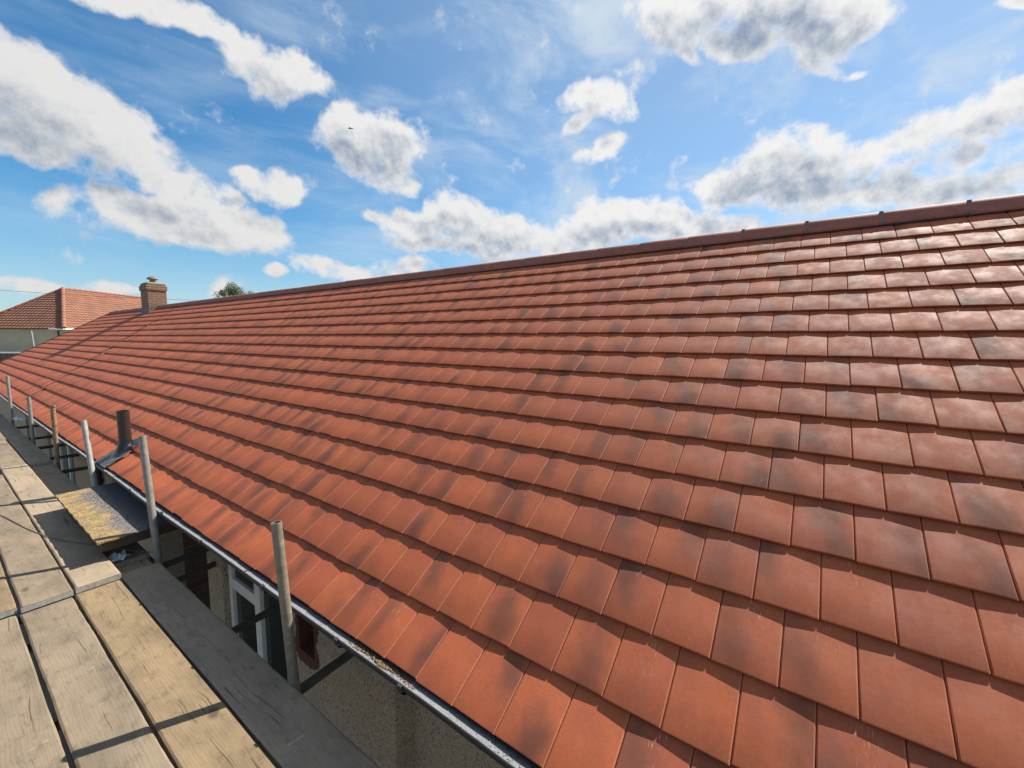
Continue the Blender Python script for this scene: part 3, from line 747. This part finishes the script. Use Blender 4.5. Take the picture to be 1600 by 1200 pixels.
for (y, yw, z, zw) in ((1.30, 1.44, -.335, -.452), (2.20, 2.36, -.47, -.55), (2.98, 3.42, -.43, -.57), (3.30, 3.50, -.40, -.45), (5.4, 5.5, -.42, -.45), (6.3, 6.3, -.42, -.50), (7.45, 7.45, -.42, -.45), (8.6, 8.6, -.42, -.48), (9.5, 9.5, -.42, -.45), (10.7, 10.7, -.42, -.48), (12.1, 12.1, -.42, -.45)):
    MB().tube((-1.6, y - .35 * (yw - y), z - .02), (WX - .005, yw, zw), TR, 18).build('transom', M_OLIVED, scaf, smooth=True)
for x, z in ((-.05, -.53), (-1.45, -.53)):
    MB().tube((x, -3, z), (x, 14, z), TR, 18).build('ledger', M_GALV, scaf, smooth=True)
for y in (1.3, 3.4, 5.4, 7.4, 9.4, 12.0):
    MB().tube((-1.5, y, -2.5), (-1.5, y, -.38), TR, 18).build('standard', M_GALV, scaf, smooth=True)

# ---------------------------------------------------------------- scaffold boards: every board a thing
def board(x0, x1, y0, y1, zt, mt, label, seed, tilt=0.0, warp=.002, bands=(1, 1)):
    rr = random.Random(seed); xc, yc = (x0 + x1) / 2, (y0 + y1) / 2; th = .038
    root = empty('scaffold_board', (xc, yc, zt - th), label=label, category='board', group='scaffold boards decking the walkway')
    hw = (x1 - x0) / 2; L = y1 - y0; n = max(8, int(L / .05)); nxs = [-1, -.93, -.5, 0, .5, .93, 1]
    m = MB(); ph = rr.uniform(0, 6)
    nick = [(rr.uniform(0, L), rr.choice((-1, 1)), rr.uniform(.001, .004), rr.uniform(.008, .03)) for _ in range(int(L * 3))]
    for k in range(n + 1):
        y = -L / 2 + L * k / n
        for q in nxs:
            e = .0012 * math.sin(y * 9 + ph) * (1 if q > 0 else -1) + rr.uniform(-.0007, .0007)
            x = q * (hw - (.0 if abs(q) < 1 else 0)) + (e if abs(q) > .9 else 0)
            for ny, sd_, dp, wd in nick:
                if abs(q) > .9 and q * sd_ > 0 and abs(y + L / 2 - ny) < wd: x -= sd_ * dp * (1 - abs(y + L / 2 - ny) / wd)
            z = th + warp * math.sin(y * 1.1 + ph) - warp * .8 * (1 - q * q) - (.005 if abs(q) == 1 else 0) + tilt * y
            if k in (0, n): z -= .003
            m.v.append((x, y, z))
        for q in (1, -1): m.v.append((q * hw, y, tilt * y))
    w_ = len(nxs) + 2
    for k in range(n):
        a, b_ = k * w_, (k + 1) * w_
        for i in range(w_): m.f.append((a + i, a + (i + 1) % w_, b_ + (i + 1) % w_, b_ + i))
    m.f += [tuple(range(w_))[::-1], tuple(n * w_ + i for i in range(w_))]
    o = obj('plank', m.v, m.f, mt, root)
    for e, s_ in ((bands[0], -1), (bands[1], 1)):
        if not e: continue
        ye = s_ * (L / 2 + .0015); b2 = MB(); t = .0012
        zb = th + tilt * ye
        # hoop iron: over the end and a short way along both edges
        b2.add([(-hw - t, ye, .003), (hw + t, ye, .003), (hw + t, ye, zb - .006), (-hw - t, ye, zb - .006)], [(0, 1, 2, 3)])
        for sx in (-1, 1):
            b2.add([(sx * (hw + t), ye, .003), (sx * (hw + t), ye - s_ * .06, .003), (sx * (hw + t), ye - s_ * .06, zb - .006), (sx * (hw + t), ye, zb - .006)], [(0, 1, 2, 3)])
        obj('end_band', b2.v, b2.f, M_HOOP, root)
    return root
M_HOOP = rough_mat('dulled_hoop_iron', (.34, .33, .29), (.22, .21, .18), 50, .6, .3, .001, metallic=.0, spots=(60, (.16, .08, .04), .62))
ZB = -.325
board(-.340, -.118, -2.2, 3.29, ZB, M_BOARDP, 'near board lying in shade along the house side, its end at the felted porch roof', 1)
board(-.573, -.352, -2.3, 3.205, ZB, M_BOARDG, 'golden cracked near board, the second from the house wall', 2)
board(-.806, -.586, -2.2, 3.195, ZB, M_BOARD, 'pale near board between two sunlit boards, its end under the torn metal band', 3)
board(-1.045, -.822, -2.3, 3.22, ZB, M_BOARD, 'near board with cream splashes in the bottom left corner of the photo', 4)
board(-1.285, -1.06, -2.2, 3.2, ZB, M_BOARDP, 'outermost near board on the open side of the walkway', 5)
ZF = -.289
board(-.566, -.345, 3.212, 7.62, ZF, M_BOARDP, 'far board running beside and under the yellow edge of the porch roof', 6, tilt=-.002)
board(-.800, -.580, 3.203, 7.2, ZF, M_BOARD, 'long cracked far board crossed by the thin cable', 7, tilt=-.002)
board(-1.035, -.815, 3.228, 7.5, ZF, M_BOARDG, 'far board cut by the left edge of the photo below the cable', 8, tilt=-.002)
board(-.330, -.112, 3.55, 7.66, -.345, M_BOARDP, 'shaded board slipping under the porch roof beside the house', 9)
board(-.325, -.115, 7.62, 11.9, -.312, M_BOARDP, 'grey shaded board beyond the lap, beside the rusty pole', 10, bands=(1, 1))
board(-.562, -.340, 7.63, 9.93, -.312, M_BOARD, 'short sunlit board between two cross laps at the far left', 11)
board(-.795, -.576, 7.1, 10.6, -.325, M_BOARD, 'far board at the left edge beyond the long cracked board', 12)
board(-.560, -.340, 9.90, 12.9, -.295, M_BOARD, 'furthest sunlit board at the far left of the walkway', 13)
board(-.325, -.115, 11.7, 14.6, -.335, M_BOARDP, 'furthest shaded board at the foot of the last pole', 14)

# torn strip of end band curling up at a board end
rr = random.Random(5)
m = MB(); N_ = 12
for i in range(N_ + 1):
    t_ = i / N_; x = -.775 + .17 * t_
    w_ = .006 + .014 * math.sin(math.pi * t_) ** 2 * (.6 + .4 * math.sin(i * 2.3))
    m.v += [(x, 3.222 - .004, ZB + .003 + .004 * math.sin(i)), (x, 3.222 - .004 - w_ * .8, ZB + .010 + w_ * .9)]
m.f = [(2 * i, 2 * i + 1, 2 * i + 3, 2 * i + 2) for i in range(N_)] + [(2 * i, 2 * i + 2, 2 * i + 3, 2 * i + 1) for i in range(N_)]
m.build('metal_strip', M_HOOP2 if 'M_HOOP2' in globals() else M_LEAD, None, label='torn bright metal strip curling up from a board end', category='metal strip')

# thin cable across the boards and on into the dark below the gutter
pts = [(-1.10, 6.6, -.262), (-.95, 6.05, -.270), (-.80, 5.62, -.279), (-.724, 5.391, -.283), (-.66, 4.98, -.284), (-.617, 4.711, -.284), (-.56, 4.45, -.283), (-.51, 4.253, -.281), (-.43, 4.05, -.278), (-.353, 3.875, -.276), (-.27, 3.68, -.282), (-.20, 3.56, -.29), (-.13, 3.45, -.30), (-.05, 3.36, -.31), (.03, 3.30, -.30), (.15, 3.30, -.30), (.27, 3.34, -.29)]
def smooth_path(p, it=2):
    for _ in range(it):
        q = [p[0]]
        for a, b_ in zip(p, p[1:]): q += [tuple(.75 * a[i] + .25 * b_[i] for i in range(3)), tuple(.25 * a[i] + .75 * b_[i] for i in range(3))]
        p = q + [p[-1]]
    return p
MB().path(smooth_path(pts), .0030, 8).build('cable', rough_mat('dusty_cable', (.10, .085, .06), (.06, .05, .04), 30, .6), None, smooth=True,
    label='thin dark cable lying across the boards and past the felted porch roof', category='cable')
# scraps by the porch roof
def scrap(name, c, sx, sy, mt, label, cat, seed):
    r_ = random.Random(seed); m = MB(); n_ = 5
    for i in range(n_ + 1):
        for j in range(n_ + 1):
            m.v.append((c[0] + sx * (i / n_ - .5) + r_.uniform(-.004, .004), c[1] + sy * (j / n_ - .5) + .3 * sx * (i / n_ - .5) + r_.uniform(-.006, .006), c[2] + .012 * math.sin(i * 1.7 + j) + r_.uniform(0, .006)))
    m.f = [(i * (n_ + 1) + j, (i + 1) * (n_ + 1) + j, (i + 1) * (n_ + 1) + j + 1, i * (n_ + 1) + j + 1) for i in range(n_) for j in range(n_)]
    o = m.build(name, mt, None, label=label, category=cat)
    s_ = o.modifiers.new('thick', 'SOLIDIFY'); s_.thickness = .002
scrap('plastic_scrap', (-.275, 3.62, -.325), .10, .15, M_PVC, 'crumpled whitish plastic scrap in the dark gap beside the porch roof', 'scrap', 1)
scrap('plastic_bag', (-.05, 11.4, -.18), .16, .5, M_PVC, 'small tangled white bag hanging at the far left pole', 'plastic bag', 2)
# short offcut beside the end of the shaded board
MB().box((-.335, 3.30, -.40), (-.15, 3.52, -.365)).build('timber_offcut', M_BOARDP, None, bevel=.003, label='short shaded timber offcut in the gap before the porch roof', category='offcut')

# single pole beyond the gable
MB().tube((1.74, 24.5, -2.5), (1.65, 25.31, 1.6), TR * 1.0, 16, hollow=.004).build('scaffold_pole', M_GALVB, None, smooth=True, label='lone pale pole standing beyond the roof edge before the neighbouring house', category='pole')

# ---------------------------------------------------------------- neighbouring house
nb = empty('neighbour_house', (8, 52, -.6), label='hipped-roof house with brown-red tiles and cream walls at the far left', category='house')
rh = Vector((.577, -.817, 0)).normalized(); fh = Vector((.817, .577, 0)).normalized()
cpt = Vector((-1.027, -.590, 1.3427))
def at(px, py, D):                       # place at depth D for layout of the far house
    x = (px - 800) / 651.3; y = (600 - py) / 651.3
    return cpt + (Vector(cr) * x + Vector(cu) * y + Vector(cf)) * D
e0 = at(-56, 513, 32); e1 = at(100, 513, 32); zE = 2.02; e0.z = e1.z = zE
Wd = (e1 - e0).length; run = (e1 - e0).normalized(); inn = Vector((-run.y, run.x, 0))
if inn.dot(fh) < 0: inn = -inn
Ln = 15.5; hip = Wd / 2; zA = 5.46
A = (e0 + e1) / 2 + inn * hip; A.z = zA; B_ = (e0 + e1) / 2 + inn * (Ln - hip); B_.z = zA
e2 = e1 + inn * Ln; e3 = e0 + inn * Ln
def far_tile_mat():
    m, t, st = mat('far_roof_tiles'); uv = t.n('ShaderNodeUVMap', uv_map='tuv').outputs[0]
    su = t.n('ShaderNodeSeparateXYZ', {0: uv}); pos = t.n('ShaderNodeNewGeometry').outputs['Position']
    c = t.mix(t.ramp(t.noise(pos, 1.5, 5), .3, .7), (.225, .088, .048), (.155, .064, .038))
    c = t.mix(t.ramp(t.noise(pos, 7, 4), .55, .7, 0, .6), c, (.15, .075, .055))
    st('Base Color', c); st('Roughness', .8)
    wv = t.m('SINE', t.m('MULTIPLY', su.outputs[0], 2 * math.pi / .30))
    st('Normal', bump(t, wv, 1.0, .03)); return m
M_FT = far_tile_mat()
def stepped(name, a, b_, c, d, n=17):      # eaves a->b, top d->c, real stepped courses with a roll wave
    V, F, UV = [], [], []
    nrm = (b_ - a).cross(d - a).normalized(); nrm = nrm if nrm.z > 0 else -nrm
    L0 = (b_ - a).length; dirn = (b_ - a).normalized()
    for i in range(n):
        for s_, t0, h in ((0, i / n, .035), (1, (i + 1.05) / n, 0.0), (2, i / n, -.02)):
            t0 = min(t0, 1); p = a.lerp(d, t0) + nrm * h; q = b_.lerp(c, t0) + nrm * h
            V += [tuple(p), tuple(q)]; UV += [((p - a).dot(dirn), t0), ((q - a).dot(dirn), t0)]
        k = i * 6; F += [(k, k + 1, k + 3, k + 2), (k + 4, k + 5, k + 1, k)]
    me = bpy.data.meshes.new(name); me.from_pydata(V, [], F); me.update(); uvl = me.uv_layers.new(name='tuv')
    for l in me.loops: uvl.data[l.index].uv = UV[l.vertex_index]
    me.materials.append(M_FT); o = bpy.data.objects.new(name, me); COL.objects.link(o); return adopt(o, nb)
ov = .35
A1, A2 = A + run * .002, A
E0, E1_, E2, E3 = (e0.copy(), e1.copy(), e2.copy(), e3.copy())
stepped('hip_end', E0, E1_, A, A - run * .001); stepped('roof_slope', E1_, E2, B_, A); stepped('roof_slope', E3, E0, A, B_); stepped('hip_end', E2, E3, B_, B_ + run * .001)
M_HIP = rough_mat('hip_tile', (.26, .11, .065), (.20, .088, .055), 3, .8)
def hip_run(p, q, name='hip_ridge', mt=M_HIP, r=.16):
    m = MB(); L = (q - p).length; n = int(L / .45); d = (q - p) / n
    for i in range(n): m.tube(p + d * i + Vector((0, 0, .03)), p + d * (i + 1.06) + Vector((0, 0, .03)), r, 12, r2=r * .82)
    m.build(name, mt, nb, smooth=True)
hip_run(E1_, A); hip_run(E0, A, mt=M_RIDGE, r=.10); hip_run(A, B_, 'ridge', M_RIDGE, r=.10); hip_run(E2, B_, r=.11)
wi = ov
c0, c1, c2, c3 = (E0 + run * wi + inn * wi, E1_ - run * wi + inn * wi, E2 - run * wi - inn * wi, E3 + run * wi - inn * wi)
m = MB(); zb_ = -1.2
for a, b_ in ((c0, c1), (c1, c2), (c2, c3), (c3, c0)):
    m.add([(a.x, a.y, zb_), (b_.x, b_.y, zb_), (b_.x, b_.y, zE - .05), (a.x, a.y, zE - .05)], [(0, 1, 2, 3)])
m.build('wall', rough_mat('grey_green_render', (.46, .43, .31), (.40, .375, .27), 1.2, .9), nb)
m = MB(); m.add([tuple(E0 + Vector((0, 0, -.04))), tuple(E1_ + Vector((0, 0, -.04))), tuple(E2 + Vector((0, 0, -.04))), tuple(E3 + Vector((0, 0, -.04)))], [(0, 1, 2, 3)])
m.build('soffit', M_CREAM, nb)
m = MB()
m.tube(E1_ - run * 1.1 - inn * .05 + Vector((0, 0, -.05)), E1_ - inn * .05 + run * .05 + Vector((0, 0, -.05)), .05, 10); m.tube(E1_ + run * .05 + Vector((0, 0, -.04)), E2 + run * .05 + Vector((0, 0, -.04)), .065, 10)
m.build('gutter', M_PVC, nb, smooth=True)
pd = c1 - run * .45 - inn * .06
MB().tube((pd.x, pd.y, -.6), (pd.x, pd.y, zE - .15), .045, 10).build('downpipe', M_TIMBER, nb, smooth=True)
# garden wall with a pale coping in front of it
g0, g1 = at(-260, 552, 29), at(75, 552, 29); zt_ = .28
gd = (g1 - g0).normalized(); gn = Vector((-gd.y, gd.x, 0))
m = MB()
def slab(m, a, b_, nrm, hw, z0, z1):
    p = [a - nrm * hw, b_ - nrm * hw, b_ + nrm * hw, a + nrm * hw]
    return m.add([(q.x, q.y, z) for z in (z0, z1) for q in p], [(0, 3, 2, 1), (4, 5, 6, 7), (0, 1, 5, 4), (1, 2, 6, 5), (2, 3, 7, 6), (3, 0, 4, 7)])
gw = empty('garden_wall', ((g0.x + g1.x) / 2, (g0.y + g1.y) / 2, -2.0), label='low grey garden wall with a white coping below the neighbouring house', category='wall')
slab(MB(), g0, g1, gn, .10, -2.2, zt_ - .06).build('wall_body', rough_mat('rubble', (.16, .14, .12), (.06, .055, .05), 5, .9, .8, .02), gw)
slab(MB(), g0, g1, gn, .15, zt_ - .06, zt_ + .02).build('coping', M_PVC, gw)

# overhead cable
a, b_ = at(-120, 444, 27), at(330, 470, 31)
pts = [a.lerp(b_, i / 20) + Vector((0, 0, -.35 * (1 - (2 * i / 20 - 1) ** 2) * .4)) for i in range(21)]
MB().path(pts, .011, 6).build('overhead_cable', M_BLACK, None, label='thin black overhead cable crossing the sky and the neighbouring roof', category='cable')

# ---------------------------------------------------------------- trees
def leaf_mat(name, a, b_):
    m, t, st = mat(name); pos = t.n('ShaderNodeNewGeometry').outputs['Position']
    st('Base Color', t.mix(t.ramp(t.noise(pos, 1.6, 4), .35, .65), a, b_)); st('Roughness', .6); return m
M_LEAF = leaf_mat('leaves', (.030, .060, .016), (.055, .085, .024)); M_BARK = rough_mat('bark', (.09, .07, .05), (.05, .04, .03), 5, .9)
def tree(c, rx, rz, zg, label, n, seed):
    root = empty('tree', (c[0], c[1], zg), label=label, category='tree'); r_ = random.Random(seed)
    m = MB().tube((c[0], c[1], zg), (c[0], c[1], c[2]), .3, 10, r2=.12)
    for k in range(7):
        a = k * .9; m.tube((c[0], c[1], c[2] - rz * .9 + k * rz * .12), (c[0] + math.cos(a) * rx * .6, c[1] + math.sin(a) * rx * .6, c[2] + r_.uniform(-.2, .5) * rz), .09, 6, r2=.03)
    m.build('trunk', M_BARK, root)
    cl = []
    for i in range(46):
        d = Vector((r_.gauss(0, 1), r_.gauss(0, 1), r_.gauss(0, 1))).normalized(); q = r_.uniform(.55, .93)
        cl.append((Vector((c[0] + d.x * rx * q, c[1] + d.y * rx * q, c[2] + d.z * rz * q)), r_.uniform(.16, .30) * rx))
    m = MB()
    for i in range(n):
        p0, cr_ = r_.choice(cl); d = Vector((r_.gauss(0, 1), r_.gauss(0, 1), r_.gauss(0, 1))).normalized() * cr_ * r_.uniform(.5, 1.05)
        p = p0 + d; s_ = r_.uniform(.05, .11); t_ = Vector((r_.uniform(-1, 1), r_.uniform(-1, 1), r_.uniform(-1, 1))).normalized(); q = t_.orthogonal().normalized()
        m.add([tuple(p - t_ * s_), tuple(p + q * s_ * .5), tuple(p + t_ * s_), tuple(p - q * s_ * .5)], [(0, 1, 2, 3)])
    m.build('crown', M_LEAF, root)
c = at(371, 480, 45); tree((c.x, c.y, c.z), 2.3, 2.35, -.6, 'round dark green tree showing above the ridge right of the chimney', 16000, 1)
c = at(28, 500, 58); tree((c.x, c.y, c.z), 1.5, 1.95, -.6, 'small dark tree top behind the left slope of the neighbouring house', 5000, 2)
c = at(-6, 512, 56); tree((c.x, c.y, c.z), 2.2, 1.9, -.6, 'dark treetops at the very left edge over the neighbouring roof', 5000, 3)

# ---------------------------------------------------------------- bird
c = at(548, 201, 22); m = MB()
bx = rh; up = Vector((0, 0, 1))
m.path([c - bx * .12, c - bx * .07, c, c + bx * .07, c + bx * .12], .022, 8)
bird = m.build('bird', M_BLACK, None, smooth=True, label='tiny dark bird flying in front of the round cloud', category='bird')
m = MB()
for s_ in (-1, 1):
    w0 = c + bx * .03; w1 = c - bx * .05; tip = c + fh * s_ * .06 + up * (.10 if s_ > 0 else .07) - bx * .08
    m.add([tuple(w0), tuple(w1), tuple(tip), tuple((w0 + tip) / 2 + up * .02)], [(0, 1, 2, 3)])
adopt(m.build('wing', M_BLACK, None), bird)
